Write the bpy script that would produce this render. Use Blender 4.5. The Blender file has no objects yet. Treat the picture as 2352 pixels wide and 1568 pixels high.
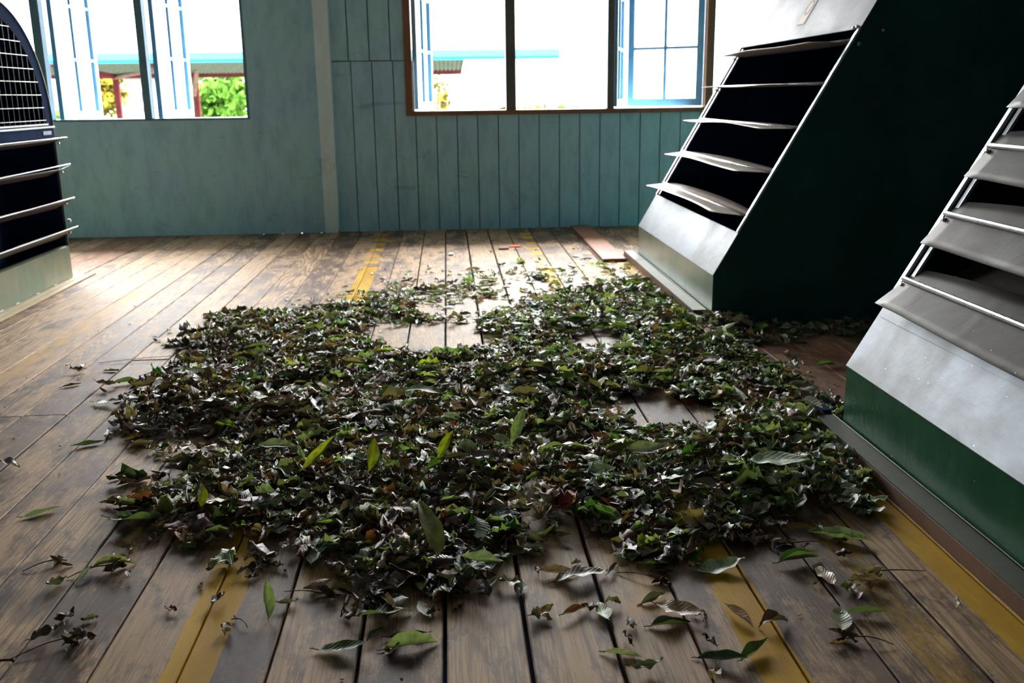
import bpy, math, random
import numpy as np
from mathutils import Vector, Matrix
random.seed(7); rng = np.random.default_rng(11)
SC = bpy.context.scene
COL = SC.collection

# ---------------------------------------------------------------- camera
cam_d = bpy.data.cameras.new('camera'); cam = bpy.data.objects.new('camera', cam_d); COL.objects.link(cam)
cam_d.sensor_width = 36.0; cam_d.lens = 2218.6/2352*36.0; cam_d.clip_start = .05; cam_d.clip_end = 400
_r = Vector((.99772, -.0663, -.01261)); _u = Vector((.02856, .24549, .96898)); _f = Vector((.06115, .96713, -.24682))
_m = Matrix((( _r[0], _u[0], -_f[0]), (_r[1], _u[1], -_f[1]), (_r[2], _u[2], -_f[2])))
cam.matrix_world = Matrix.Translation((0, 0, 1)) @ _m.to_4x4()
cam_d.dof.use_dof = True; cam_d.dof.focus_distance = 2.45; cam_d.dof.aperture_fstop = 5.6
SC.camera = cam

# ---------------------------------------------------------------- sky and exposure
W = bpy.data.worlds.new('sky'); SC.world = W; W.use_nodes = True
bg = W.node_tree.nodes['Background']; bg.inputs[0].default_value = (.98, .98, .98, 1)
# overcast sky: brighter towards the zenith, dim below the horizon
_n = W.node_tree.nodes; _l = W.node_tree.links
_g = _n.new('ShaderNodeNewGeometry'); _s = _n.new('ShaderNodeSeparateXYZ'); _l.new(_g.outputs['Incoming'], _s.inputs[0])
_a = _n.new('ShaderNodeMath'); _a.operation = 'MULTIPLY'; _l.new(_s.outputs[2], _a.inputs[0]); _a.inputs[1].default_value = -1
_b = _n.new('ShaderNodeMath'); _b.operation = 'MAXIMUM'; _l.new(_a.outputs[0], _b.inputs[0]); _b.inputs[1].default_value = 0
_c = _n.new('ShaderNodeMath'); _c.operation = 'MULTIPLY_ADD'; _l.new(_b.outputs[0], _c.inputs[0]); _c.inputs[1].default_value = 31; _c.inputs[2].default_value = 1.3
_l.new(_c.outputs[0], bg.inputs[1])
SC.view_settings.view_transform = 'Standard'; SC.view_settings.look = 'None'
SC.view_settings.exposure = 1.95; SC.view_settings.gamma = 1; SC.view_settings.use_curve_mapping = False
SC.cycles.max_bounces = 10; SC.cycles.diffuse_bounces = 5; SC.cycles.glossy_bounces = 4
SC.cycles.transmission_bounces = 6; SC.cycles.transparent_max_bounces = 12
SC.cycles.sample_clamp_indirect = 12; SC.cycles.caustics_reflective = False; SC.cycles.caustics_refractive = False
SC.cycles.use_denoising = True

WY = 7.47                                   # inner face of the back wall
def portal(name, x0, x1, z0, z1, y):
    d = bpy.data.lights.new(name, 'AREA'); d.shape = 'RECTANGLE'; d.size = x1-x0; d.size_y = z1-z0
    d.cycles.is_portal = True
    o = bpy.data.objects.new(name, d); COL.objects.link(o); o.location = ((x0+x1)/2, y, (z0+z1)/2)
    o.rotation_euler = (-math.pi/2, 0, 0); return o
portal('window_light_portal', -4.2, -1.46, .87, 2.8, WY+.12)
portal('window_light_portal', -.25, 4.3, .89, 2.8, WY+.12)

# ---------------------------------------------------------------- helpers
def tag(o, label=None, cat=None, group=None, kind=None):
    if label: o['label'] = label
    if cat: o['category'] = cat
    if group: o['group'] = group
    if kind: o['kind'] = kind
    return o
def empty(name, loc=(0, 0, 0)):
    o = bpy.data.objects.new(name, None); COL.objects.link(o); o.location = loc; o.empty_display_size = .1; return o
class MB:
    def __init__(s): s.v = []; s.f = []
    def add(s, vs, fs):
        n = len(s.v); s.v += [tuple(v) for v in vs]; s.f += [tuple(i+n for i in f) for f in fs]
    def box(s, x0, x1, y0, y1, z0, z1):
        s.add([(x0,y0,z0),(x1,y0,z0),(x1,y1,z0),(x0,y1,z0),(x0,y0,z1),(x1,y0,z1),(x1,y1,z1),(x0,y1,z1)],
              [(3,2,1,0),(4,5,6,7),(0,1,5,4),(1,2,6,5),(2,3,7,6),(3,0,4,7)])
    def obox(s, c, a, b, n, ha, hb, hn):
        c, a, b, n = Vector(c), Vector(a).normalized(), Vector(b).normalized(), Vector(n).normalized()
        vs = [c+a*(i*ha)+b*(j*hb)+n*(k*hn) for k in (-1, 1) for i, j in ((-1,-1),(1,-1),(1,1),(-1,1))]
        s.add(vs, [(3,2,1,0),(4,5,6,7),(0,1,5,4),(1,2,6,5),(2,3,7,6),(3,0,4,7)])
    def prism(s, poly, lo, hi, axis='y'):
        n = len(poly)
        def P(a, b, t): return {'y': (a, t, b), 'x': (t, a, b), 'z': (a, b, t)}[axis]
        s.add([P(a, b, lo) for a, b in poly]+[P(a, b, hi) for a, b in poly],
              [tuple(range(n))[::-1], tuple(range(n, 2*n))]+[(i, (i+1) % n, n+(i+1) % n, n+i) for i in range(n)])
    def tube(s, pts, r, n=8, r2=None):
        pts = [Vector(p) for p in pts]; m = len(pts); base = len(s.v)
        prev = None
        for i, p in enumerate(pts):
            t = (pts[min(i+1, m-1)]-pts[max(i-1, 0)]).normalized()
            if prev is None: a = t.orthogonal().normalized()
            else: a = (prev-t*prev.dot(t)).normalized()
            prev = a; b = t.cross(a)
            rr = r if r2 is None else r+(r2-r)*i/(m-1)
            for k in range(n):
                an = 2*math.pi*k/n; s.v.append(tuple(p+a*(rr*math.cos(an))+b*(rr*math.sin(an))))
        for i in range(m-1):
            for k in range(n):
                s.f.append((base+i*n+k, base+i*n+(k+1) % n, base+(i+1)*n+(k+1) % n, base+(i+1)*n+k))
        s.f.append(tuple(base+k for k in range(n))[::-1]); s.f.append(tuple(base+(m-1)*n+k for k in range(n)))
    def ball(s, c, r, sq=1.0):
        vs = []; fs = []; R, S = 6, 10
        for i in range(R+1):
            th = math.pi*i/R
            for k in range(S):
                ph = 2*math.pi*k/S; vs.append((c[0]+r*math.sin(th)*math.cos(ph), c[1]+r*math.sin(th)*math.sin(ph), c[2]+sq*r*math.cos(th)))
        for i in range(R):
            for k in range(S): fs.append((i*S+k, (i+1)*S+k, (i+1)*S+(k+1) % S, i*S+(k+1) % S))
        s.add(vs, fs)
    def build(s, name, mat, parent=None, smooth=False, bevel=0):
        me = bpy.data.meshes.new(name); me.from_pydata(s.v, [], s.f); me.update()
        o = bpy.data.objects.new(name, me); COL.objects.link(o); me.materials.append(mat)
        if smooth:
            me.polygons.foreach_set('use_smooth', [True]*len(me.polygons))
        if parent is not None:
            o.parent = parent; o.matrix_parent_inverse = Matrix.Translation(-parent.location)
        if bevel:
            b = o.modifiers.new('bevel', 'BEVEL'); b.width = bevel; b.segments = 2; b.limit_method = 'ANGLE'
        return o

# ---------------------------------------------------------------- materials
class N:
    def __init__(s, name):
        s.m = bpy.data.materials.new(name); s.m.use_nodes = True; s.t = s.m.node_tree
        s.b = s.t.nodes['Principled BSDF']; s.out = s.t.nodes['Material Output']
    def n(s, typ, **kw):
        x = s.t.nodes.new(typ)
        for k, v in kw.items(): setattr(x, k, v)
        return x
    def val(s, sock, v):
        if hasattr(v, 'is_linked') or isinstance(v, bpy.types.NodeSocket): s.t.links.new(v, sock)
        else: sock.default_value = v
    def coord(s, scale=(1, 1, 1), loc=(0, 0, 0), off=None):
        tc = s.n('ShaderNodeTexCoord').outputs['Object']
        mp = s.n('ShaderNodeMapping'); s.t.links.new(tc, mp.inputs[0]); mp.inputs['Scale'].default_value = scale; mp.inputs['Location'].default_value = loc
        o = mp.outputs[0]
        if off is not None:
            a = s.n('ShaderNodeVectorMath'); a.operation = 'ADD'; s.t.links.new(o, a.inputs[0]); s.t.links.new(off, a.inputs[1]); o = a.outputs[0]
        return o
    def noise(s, vec, scale, detail=4, rough=.55, dist=0):
        x = s.n('ShaderNodeTexNoise'); s.t.links.new(vec, x.inputs['Vector'])
        x.inputs['Scale'].default_value = scale; x.inputs['Detail'].default_value = detail; x.inputs['Roughness'].default_value = rough; x.inputs['Distortion'].default_value = dist
        return x.outputs[0]
    def ramp(s, f, stops):
        r = s.n('ShaderNodeValToRGB'); s.t.links.new(f, r.inputs[0]); e = r.color_ramp.elements
        while len(e) < len(stops): e.new(.5)
        for i, (p, c) in enumerate(stops):
            e[i].position = p; e[i].color = (c, c, c, 1) if isinstance(c, (int, float)) else (*c, 1)
        return r.outputs[0]
    def mix(s, f, a, b, mode='MIX'):
        x = s.n('ShaderNodeMix'); x.data_type = 'RGBA'; x.blend_type = mode
        s.val(x.inputs[0], f)
        for i, v in ((6, a), (7, b)):
            if isinstance(v, tuple): x.inputs[i].default_value = (*v, 1)
            else: s.t.links.new(v, x.inputs[i])
        return x.outputs[2]
    def math(s, op, a, b=None, c=None, clamp=False):
        x = s.n('ShaderNodeMath'); x.operation = op; x.use_clamp = clamp
        s.val(x.inputs[0], a)
        if b is not None: s.val(x.inputs[1], b)
        if c is not None: s.val(x.inputs[2], c)
        return x.outputs[0]
    def bump(s, h, strength=.3, dist=.002):
        b = s.n('ShaderNodeBump'); b.inputs['Strength'].default_value = strength; b.inputs['Distance'].default_value = dist
        s.t.links.new(h, b.inputs['Height']); s.t.links.new(b.outputs[0], s.b.inputs['Normal'])
    def set(s, **kw):
        for k, v in kw.items():
            sock = s.b.inputs[k.replace('_', ' ')]
            if isinstance(v, tuple): sock.default_value = (*v, 1)
            else: s.val(sock, v)
        return s

def simple(name, col, rough=.5, metal=0, var=.15, scale=6, spec=.5):
    n = N(name); nz = n.noise(n.coord(), scale, 5, .6)
    c2 = tuple(max(0, x*(1-var*2)) for x in col)
    n.set(Base_Color=n.mix(n.ramp(nz, [(.35, 0.), (.68, 1.)]), c2, col), Roughness=rough, Metallic=metal)
    n.b.inputs['Specular IOR Level'].default_value = spec
    return n.m

M = {}
# floor boards
def floor_mat():
    n = N('worn_floor_boards')
    at = n.n('ShaderNodeAttribute'); at.attribute_name = 'tone'
    sep = n.n('ShaderNodeSeparateColor'); n.t.links.new(at.outputs[0], sep.inputs[0]); tone, warm, seed = sep.outputs
    cx = n.n('ShaderNodeCombineXYZ'); off = n.math('MULTIPLY', seed, 37.0)
    n.t.links.new(off, cx.inputs[0]); n.t.links.new(off, cx.inputs[1]); offv = cx.outputs[0]
    big = n.noise(n.coord((1, .40, 1), off=offv), 4.5, 5, .62)
    wear = n.noise(n.coord((1, .38, 1), (3, 1, 0), off=offv), 9, 14, .80, .2)
    brk = n.noise(n.coord((1, .3, 1), (1, 8, 0), off=offv), 13, 3, .6)
    fib = n.noise(n.coord((1, .022, 1), off=offv), 330, 4, .7, .15)
    rn = n.noise(n.coord((1, .085, 1), (2, 7, 0), off=offv), 5.5, 1.5, .5, .1)
    g = n.math('SINE', n.math('MULTIPLY', rn, 210.0))
    worn = n.mix(warm, (.45, .285, .155), (.57, .375, .21))
    stain = n.mix(n.ramp(n.noise(n.coord(), 5, 3), [(.35, 0.), (.65, 1.)]), (.10, .062, .044), (.22, .138, .088))
    sh = n.math('ADD', wear, n.math('MULTIPLY', n.math('SUBTRACT', tone, .62), .16))
    c = n.mix(n.ramp(sh, [(.43, 0.), (.515, 1.)]), stain, worn)
    c = n.mix(n.ramp(big, [(.33, .8), (.44, 0.)]), c, (.055, .043, .04))
    c = n.mix(n.math('MULTIPLY', n.ramp(fib, [(.36, 1.), (.54, 0.)]), n.ramp(brk, [(.32, .15), (.62, .85)])), c, (.075, .044, .032))
    gm = n.math('MULTIPLY', n.ramp(g, [(0., 0.), (.75, 1.)]), n.ramp(warm, [(.4, .04), (.9, .55)]))
    c = n.mix(gm, c, (.055, .035, .028))
    # knots and nail holes
    vo = n.n('ShaderNodeTexVoronoi'); n.t.links.new(n.coord((1, .6, 1), off=offv), vo.inputs['Vector']); vo.inputs['Scale'].default_value = 3.1
    c = n.mix(n.math('MULTIPLY', n.ramp(vo.outputs['Distance'], [(.035, 1.), (.11, 0.)]), .7), c, (.03, .024, .024))
    vn = n.n('ShaderNodeTexVoronoi'); n.t.links.new(n.coord((1, 1, 1), off=offv), vn.inputs['Vector']); vn.inputs['Scale'].default_value = 6.3
    c = n.mix(n.ramp(vn.outputs['Distance'], [(.030, 1.), (.040, 0.)]), c, (.01, .008, .008))
    # yellow floor paint
    tc = n.n('ShaderNodeTexCoord'); sx = n.n('ShaderNodeSeparateXYZ'); n.t.links.new(tc.outputs['Object'], sx.inputs[0]); X, Y, _z = sx.outputs
    wob = n.math('MULTIPLY', n.math('SUBTRACT', n.noise(n.coord(), 9, 3), .5), .012)
    Xw = n.math('ADD', X, wob)
    def rect(x0, x1, y0, y1):
        a = n.math('COMPARE', Xw, (x0+x1)/2, (x1-x0)/2); b = n.math('COMPARE', n.math('ADD', Y, wob), (y0+y1)/2, (y1-y0)/2)
        return n.math('MULTIPLY', a, b)
    def union(rs):
        o = rs[0]
        for r in rs[1:]: o = n.math('MAXIMUM', o, r)
        return o
    strong = union([rect(-.540, -.448, 1.2, 2.45), rect(.525, .612, 1.2, 2.3), rect(-.540, -.440, 4.35, 5.85), rect(.525, .608, 5.0, 5.81)])
    edge = rect(1.015, 1.089, .9, 5.75)
    weak = union([rect(.83, .905, .9, 2.1), rect(-.335, -.235, 1.84, 1.95), rect(.34, .42, 4.9, 5.05), rect(.33, .42, 1.7, 2.05), rect(.74, .93, 5.1, 5.85), rect(.78, .95, 2.06, 2.09), rect(-1.72, -1.64, 3.6, 5.3)]
                 )
    dash = union([rect(-.540, -.450, y, y+d) for y, d in ((5.98, .11), (6.22, .11), (6.47, .12), (6.73, .10), (6.96, .10), (7.2, .1))]
                 + [rect(.525, .60, y, y+d) for y, d in ((5.97, .1), (6.19, .1), (6.39, .1), (6.64, .1), (6.9, .1), (7.12, .1))])
    pn = n.noise(n.coord((1, .3, 1), (5, 5, 0)), 22, 6, .75)
    keep1 = n.ramp(pn, [(.26, .2), (.34, .97)]); keep2 = n.ramp(pn, [(.42, .12), (.62, .55)]); keep3 = n.ramp(pn, [(.30, .3), (.42, .9)])
    paint = n.math('MAXIMUM', n.math('MULTIPLY', strong, keep1), n.math('MAXIMUM', n.math('MULTIPLY', weak, keep2), n.math('MULTIPLY', n.math('MAXIMUM', edge, dash), keep3)))
    pcol = n.mix(n.ramp(big, [(.4, 0.), (.62, 1.)]), (.48, .26, .018), (.70, .41, .035))
    c = n.mix(paint, c, pcol)
    # old red-brown boards
    red = union([rect(-2.50, -2.18, 5.6, 7.5), rect(1.10, 1.6, 2.6, 4.2)])
    c = n.mix(n.math('MULTIPLY', red, n.ramp(pn, [(.35, .3), (.6, .8)])), c, (.20, .075, .045))
    n.set(Base_Color=c, Roughness=n.ramp(wear, [(.3, .52), (.7, .66)]))
    n.t.links.new(n.math('MULTIPLY_ADD', paint, -.14, .22), n.b.inputs['Specular IOR Level'])
    h = n.math('ADD', n.math('MULTIPLY', fib, .4), n.math('MULTIPLY', big, 1.2))
    n.bump(h, .7, .003)
    return n.m
M['floor'] = floor_mat()

def wall_mat(name, c1, c2, cs):
    n = N(name)
    a = n.noise(n.coord((1, 1, 1)), 1.6, 4, .6); b = n.noise(n.coord((1, 1, .3), (4, 2, 1)), 14, 6, .7); s = n.noise(n.coord((1, 1, 2.6), (7, 1, 5)), 2.6, 6, .7, .8)
    c = n.mix(n.ramp(a, [(.35, 0.), (.65, 1.)]), c1, c2)
    c = n.mix(n.math('MULTIPLY', n.ramp(b, [(.35, 1.), (.55, 0.)]), .3), c, cs)
    c = n.mix(n.math('MULTIPLY', n.ramp(s, [(.60, 0.), (.70, 1.)]), .5), c, cs)
    n.set(Base_Color=c, Roughness=.5); n.bump(b, .25, .002); n.b.inputs['Specular IOR Level'].default_value = .35
    return n.m
M['wall'] = wall_mat('teal_wall_paint_with_glare', (.38, .59, .74), (.40, .65, .70), (.15, .25, .34))  # teal paint pushed bluer to stand in for the glare around the windows
M['ceiling'] = wall_mat('pale_ceiling_boards', (.22, .24, .27), (.25, .27, .30), (.17, .18, .2))
M['wall_dark'] = wall_mat('dark_groove_backing', (.05, .09, .09), (.07, .11, .11), (.03, .05, .05))
M['wall_side'] = wall_mat('dark_teal_wall_paint', (.14, .23, .27), (.17, .26, .28), (.07, .12, .15))  # walls out of view, darker than the back wall to cut bounced light
M['pillar'] = wall_mat('pillar_grey_paint', (.66, .80, .86), (.72, .84, .84), (.45, .56, .6))
M['brown_trim'] = wall_mat('brown_window_wood', (.22, .095, .05), (.30, .14, .075), (.08, .05, .04))
M['post'] = wall_mat('dark_window_post', (.10, .085, .08), (.13, .12, .12), (.06, .05, .04))
M['dark_post'] = simple('blue_grey_window_post', (.10, .19, .26), .5)
M['casement'] = simple('pale_blue_casement_paint', (.14, .34, .55), .45, var=.1, scale=14)
def glass():
    n = N('window_glass'); t = n.n('ShaderNodeBsdfTransparent'); t.inputs[0].default_value = (.95, .98, .98, 1); g = n.n('ShaderNodeBsdfGlossy'); g.inputs['Roughness'].default_value = .02
    fr = n.n('ShaderNodeFresnel'); fr.inputs[0].default_value = 1.5; mx = n.n('ShaderNodeMixShader')
    n.t.links.new(fr.outputs[0], mx.inputs[0]); n.t.links.new(t.outputs[0], mx.inputs[1]); n.t.links.new(g.outputs[0], mx.inputs[2]); n.t.links.new(mx.outputs[0], n.out.inputs[0]); return n.m
M['glass'] = glass()
def steel(name, base, stain, rough=(.3, .5), metal=.85, amt=.6, sc=3.0):
    n = N(name)
    a = n.noise(n.coord((1, 1, 1)), sc, 6, .65, .6); f = n.noise(n.coord((1, .25, 1), (3, 3, 3)), 40, 4, .6); d = n.noise(n.coord((1, 1, 1), (9, 1, 4)), 90, 2, .5)
    c = n.mix(n.math('MULTIPLY', n.ramp(a, [(.42, 0.), (.62, 1.)]), amt), base, stain)
    c = n.mix(n.math('MULTIPLY', n.ramp(f, [(.4, 1.), (.6, 0.)]), .18), c, tuple(x*.4 for x in base))
    c = n.mix(n.ramp(d, [(.76, 0.), (.79, .8)]), c, (.8, .82, .82))
    n.set(Base_Color=c, Metallic=metal, Roughness=n.ramp(a, [(.3, rough[0]), (.7, rough[1])])); n.bump(a, .25, .01)
    return n.m
M['galv'] = steel('galvanised_sheet', (.155, .178, .197), (.125, .112, .098), (.38, .55), .55)
M['galv_top'] = steel('dull_galvanised_sheet', (.115, .12, .125), (.10, .093, .085), (.5, .65), .3)
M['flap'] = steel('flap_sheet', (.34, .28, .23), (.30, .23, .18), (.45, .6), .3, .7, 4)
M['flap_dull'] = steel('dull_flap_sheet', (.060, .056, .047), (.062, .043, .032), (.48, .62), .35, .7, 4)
M['flap_dark'] = steel('dark_flap_sheet', (.09, .075, .07), (.07, .05, .04), (.45, .6), .4, .7, 4)
M['rod'] = steel('steel_rod', (.60, .62, .62), (.40, .36, .30), (.22, .35), .95, .4, 8)
M['rail'] = steel('zinc_rail', (.72, .75, .78), (.55, .55, .55), (.35, .5), .6, .4, 8)
def kick(name, c1, c2, metal, rough):
    n = N(name); a = n.noise(n.coord((1, 1, 1)), 3.5, 5, .6, 1.0); v = n.noise(n.coord((1, 1, .12), (2, 2, 2)), 16, 4, .6); d = n.noise(n.coord((1, 1, 1), (9, 1, 4)), 45, 2, .5)
    c = n.mix(n.ramp(a, [(.4, 0.), (.62, 1.)]), c1, c2); c = n.mix(n.math('MULTIPLY', n.ramp(v, [(.5, 0.), (.7, 1.)]), .1), c, tuple(min(1, x*2.2) for x in c2))
    c = n.mix(n.ramp(d, [(.74, 0.), (.77, .6)]), c, (.5, .62, .6))
    n.set(Base_Color=c, Metallic=metal, Roughness=rough); n.bump(a, .3, .012); return n.m
M['kick_green'] = kick('dark_green_gloss_paint', (.018, .10, .045), (.03, .125, .065), .15, .26)
M['kick_pale'] = kick('pale_green_metal', (.17, .25, .19), (.25, .28, .20), .45, .3)  # pale green takes in the floor's reflection on the far machine's base
M['side_green'] = simple('dark_green_side_paint', (.022, .11, .105), .45, 0, .2, 2, .3)
M['inside'] = simple('dark_interior_metal', (.022, .042, .105), .9, 0, .2, 3, .04)  # navy-black puts the machines' inner shade and its bluish veil into colour
M['tray'] = steel('inner_tray', (.22, .20, .17), (.16, .11, .08), (.4, .6), .6, .6, 4)
M['curb_top'] = wall_mat('curb_paint', (.10, .105, .08), (.14, .14, .105), (.05, .05, .04))
M['curb_side'] = wall_mat('curb_bare_wood', (.16, .09, .06), (.22, .13, .085), (.07, .04, .03))
M['paletrim'] = wall_mat('pale_bare_wood', (.50, .40, .24), (.60, .48, .30), (.30, .22, .12))
M['redboard'] = wall_mat('red_painted_board', (.30, .11, .06), (.40, .16, .09), (.18, .10, .08))
M['fascia'] = simple('blue_fascia', (.02, .12, .17), .8, var=.05, spec=0)
M['redsteel'] = simple('red_oxide_steel', (.080, .020, .022), .8, spec=0)
M['corr'] = simple('corrugated_sheet', (.07, .085, .065), .9, spec=0)
M['beige'] = simple('beige_brace', (.12, .08, .06), .8, spec=0)
M['whitewall'] = simple('white_plaster', (.16, .16, .155), .8, var=.03)
M['concrete'] = simple('pale_yard_concrete', (.16, .16, .15), .9, var=.05)
M['darkglass'] = simple('dark_pane', (.05, .06, .07), .2)
M['label_tan'] = simple('tan_sticker', (.75, .62, .50), .7, var=.03)
M['ink'] = simple('grey_print', (.30, .31, .33), .7, var=.03)
M['orange'] = simple('orange_scrap', (.85, .12, .04), .6, var=.03)
M['scrap'] = simple('brown_scrap', (.32, .16, .10), .7)
M['eave'] = simple('eave_boards', (.35, .38, .38), .8)
M['white'] = simple('white_scrap', (.85, .85, .82), .7, var=.02)
M['plate'] = simple('small_plate', (.42, .45, .46), .4, .5)

def leaf_mat():
    n = N('withered_leaf')
    at = n.n('ShaderNodeAttribute'); at.attribute_name = 'tint'
    uv = n.n('ShaderNodeUVMap'); uv.uv_map = 'UVMap'; sx = n.n('ShaderNodeSeparateXYZ'); n.t.links.new(uv.outputs[0], sx.inputs[0]); u, v, _ = sx.outputs
    av = n.math('ABSOLUTE', n.math('SUBTRACT', v, .5))
    rib = n.math('LESS_THAN', av, .03)
    w = n.math('SINE', n.math('MULTIPLY', n.math('SUBTRACT', u, n.math('MULTIPLY', av, .45)), 62.0))
    side = n.math('MULTIPLY', n.math('GREATER_THAN', w, .86), .45)
    vein = n.math('MAXIMUM', n.math('MULTIPLY', rib, .7), side)
    nz = n.noise(n.coord(), 55, 4, .6)
    c = n.mix(n.math('MULTIPLY', n.ramp(nz, [(.42, 0.), (.66, 1.)]), .65), at.outputs[0], (.055, .03, .02))
    c = n.mix(n.math('MULTIPLY', vein, .5), c, n.mix(.6, at.outputs[0], (.34, .34, .20)))
    geo = n.n('ShaderNodeNewGeometry')
    c = n.mix(n.math('MULTIPLY', geo.outputs['Backfacing'], .42), c, (.27, .30, .20))
    n.set(Base_Color=c, Roughness=n.ramp(nz, [(.3, .37), (.7, .55)])); n.b.inputs['Specular IOR Level'].default_value = .7
    h = n.math('ADD', n.math('MULTIPLY', w, .25), n.math('ADD', nz, n.math('MULTIPLY', rib, -.6))); n.bump(h, .5, .0015)
    tr = n.n('ShaderNodeBsdfTranslucent'); sc = n.mix(1.0, c, (1.5, 1.7, .55), 'MULTIPLY'); n.t.links.new(sc, tr.inputs[0])
    mx = n.n('ShaderNodeMixShader'); n.t.links.new(n.math('MULTIPLY', at.outputs['Alpha'], .5), mx.inputs[0])
    n.t.links.new(n.b.outputs[0], mx.inputs[1]); n.t.links.new(tr.outputs[0], mx.inputs[2]); n.t.links.new(mx.outputs[0], n.out.inputs[0])
    return n.m
M['leaf'] = leaf_mat()
M['stalk_brown'] = simple('brown_stalk', (.10, .055, .04), .55, scale=30)
M['stalk_green'] = simple('green_stalk', (.16, .20, .08), .5, scale=30)
M['tree_leaf'] = simple('tree_foliage', (.030, .075, .010), .8, var=.3, scale=3, spec=0)
M['tree_leaf2'] = simple('tree_foliage_yellow', (.085, .07, .010), .8, var=.3, scale=3, spec=0)
M['bark'] = simple('bark', (.12, .08, .05), .8)

# ================================================================ THE SETTING
# floor of separate boards, one structure
bounds = [-1.721, -1.570, -1.419, -1.276, -1.130, -.980, -.827, -.668, -.508, -.350, -.190, -.031, .125, .289, .440, .606, .762, .925, 1.085]
x = bounds[0]
while x > -5.2: x -= .155; bounds.insert(0, x)
x = bounds[-1]
while x < 5.0: x += .157; bounds.append(x)
gapw = {-.190: .007, -.031: .008, .125: .009, .289: .008, .440: .005, .925: .006, -.350: .005, -.668: .004, -1.130: .0045, -1.419: .0045}
joints = {-1.570: [3.115], -1.419: [3.115, ], -1.276: [3.79], -1.721: [3.115], -.031: [4.39], -.980: [1.645], 1.24: [3.6], -.19: [5.9]}
fv, ff, tones = [], [], []
for i in range(len(bounds)-1):
    a, b = bounds[i], bounds[i+1]
    ga = gapw.get(round(a, 3), .0034+.0014*math.sin(i*7.3))/2; gb = gapw.get(round(b, 3), .0034+.0014*math.sin((i+1)*7.3))/2
    x0, x1 = a+ga, b-gb
    js = None
    for k, v in joints.items():
        if abs(k-a) < .02: js = v
    if js is None: js = [random.uniform(-2.5, .9)] if random.random() < .7 else []
    cuts = [-3.0]+sorted(js)+[WY+.02]
    for k in range(len(cuts)-1):
        y0, y1 = cuts[k]+(.0035 if k else 0), cuts[k+1]-(.0035 if k < len(cuts)-2 else 0)
        t = (random.uniform(.25, 1), random.random(), random.random()); dz = random.uniform(-.0015, .001); c = .0028
        n0 = len(fv); sec = [(x0, -.022), (x0, -c+dz), (x0+c, dz), (x1-c, dz), (x1, -c+dz), (x1, -.022)]
        for y in (y0, y1): fv += [(px, y, pz) for px, pz in sec]
        fs = [(n0+q, n0+q+1, n0+7+q, n0+6+q) for q in range(5)] + [tuple(n0+q for q in range(6))[::-1], tuple(n0+6+q for q in range(6))]
        ff += fs; tones += [(*t, 1.0)]*len(fs)
me = bpy.data.meshes.new('floor'); 
n0 = len(fv); fv += [(-5.3, -3, -.021), (5.2, -3, -.021), (5.2, WY+.1, -.021), (-5.3, WY+.1, -.021), (-5.3, -3, -.08), (5.2, -3, -.08), (5.2, WY+.1, -.08), (-5.3, WY+.1, -.08)]
ff += [(n0, n0+1, n0+2, n0+3), (n0+7, n0+6, n0+5, n0+4), (n0, n0+4, n0+5, n0+1), (n0+2, n0+6, n0+7, n0+3)]; tones += [(0, 0, 0, 1)]*4
me.from_pydata(fv, [], [f[::-1] for f in ff]); me.update()
me.flip_normals() if me.polygons[2].normal.z < 0 else None
me.materials.append(M['floor']); me.materials.append(M['inside'])
for p in me.polygons[-4:]: p.material_index = 1
ca = me.color_attributes.new('tone', 'FLOAT_COLOR', 'CORNER'); buf = []
for p, t in zip(me.polygons, tones): buf += list(t)*p.loop_total
ca.data.foreach_set('color', buf)
fl = bpy.data.objects.new('floor', me); COL.objects.link(fl); tag(fl, kind='structure')

# back wall, hard-board half on the left, upright boards on the right
T = .10
m = MB()
m.box(-5.2, -1.455, WY+.02, WY+T, -.08, .5); m.box(-5.2, -4.2, WY, WY+T, 0, 3.6); m.box(-4.2, -1.455, WY, WY+T, 0, .862); m.box(-4.2, -1.455, WY, WY+T, 2.8, 3.6); m.box(-1.455, -.88, WY, WY+T, 0, 3.6)
m.box(-4.2, -.94, WY-.006, WY, 0, .852)
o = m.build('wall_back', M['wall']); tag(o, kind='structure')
m = MB(); m.box(-.88, -.30, WY+.016, WY+.02, 0, 3.59); m.box(-.30, 4.35, WY+.016, WY+.02, 0, .86); m.box(4.35, 5.19, WY+.016, WY+.02, 0, 3.59); o = m.build('wall_back', M['wall_dark']); tag(o, kind='structure')  # dark wood sheet added behind the gaps so the grooves look shaded
m = MB(); m.box(-.88, -.30, WY+.02, WY+T, -.08, 3.6); m.box(-.30, 4.35, WY+.02, WY+T, -.08, .865); m.box(-.30, 4.35, WY+.02, WY+T, 2.8, 3.6); m.box(4.35, 5.2, WY+.02, WY+T, -.08, 3.6)
x = -.85; k = 0
while x < 5.15:
    w = .155; x1 = min(x+w, 5.2)
    if x1 <= -.22 :
        m.box(x+.0035, x1-.0035, WY+random.uniform(0, .003), WY+.021, 0, 1.255)
        m.box(x-.010, x1-.018, WY+random.uniform(0, .003), WY+.021, 1.262, 3.6)
    else:
        top = 3.6 if x > 4.35 else .865
        m.box(x+.0035, x1-.0035, WY+random.uniform(0, .004), WY+.021, 0, top)
    x += w; k += 1
m.box(-.30, 4.35, WY, WY+.021, 2.8, 3.6)
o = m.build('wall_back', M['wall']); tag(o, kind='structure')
m = MB(); m.box(-5.3, -5.2, -3, WY+T, -.08, 3.6)

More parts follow.
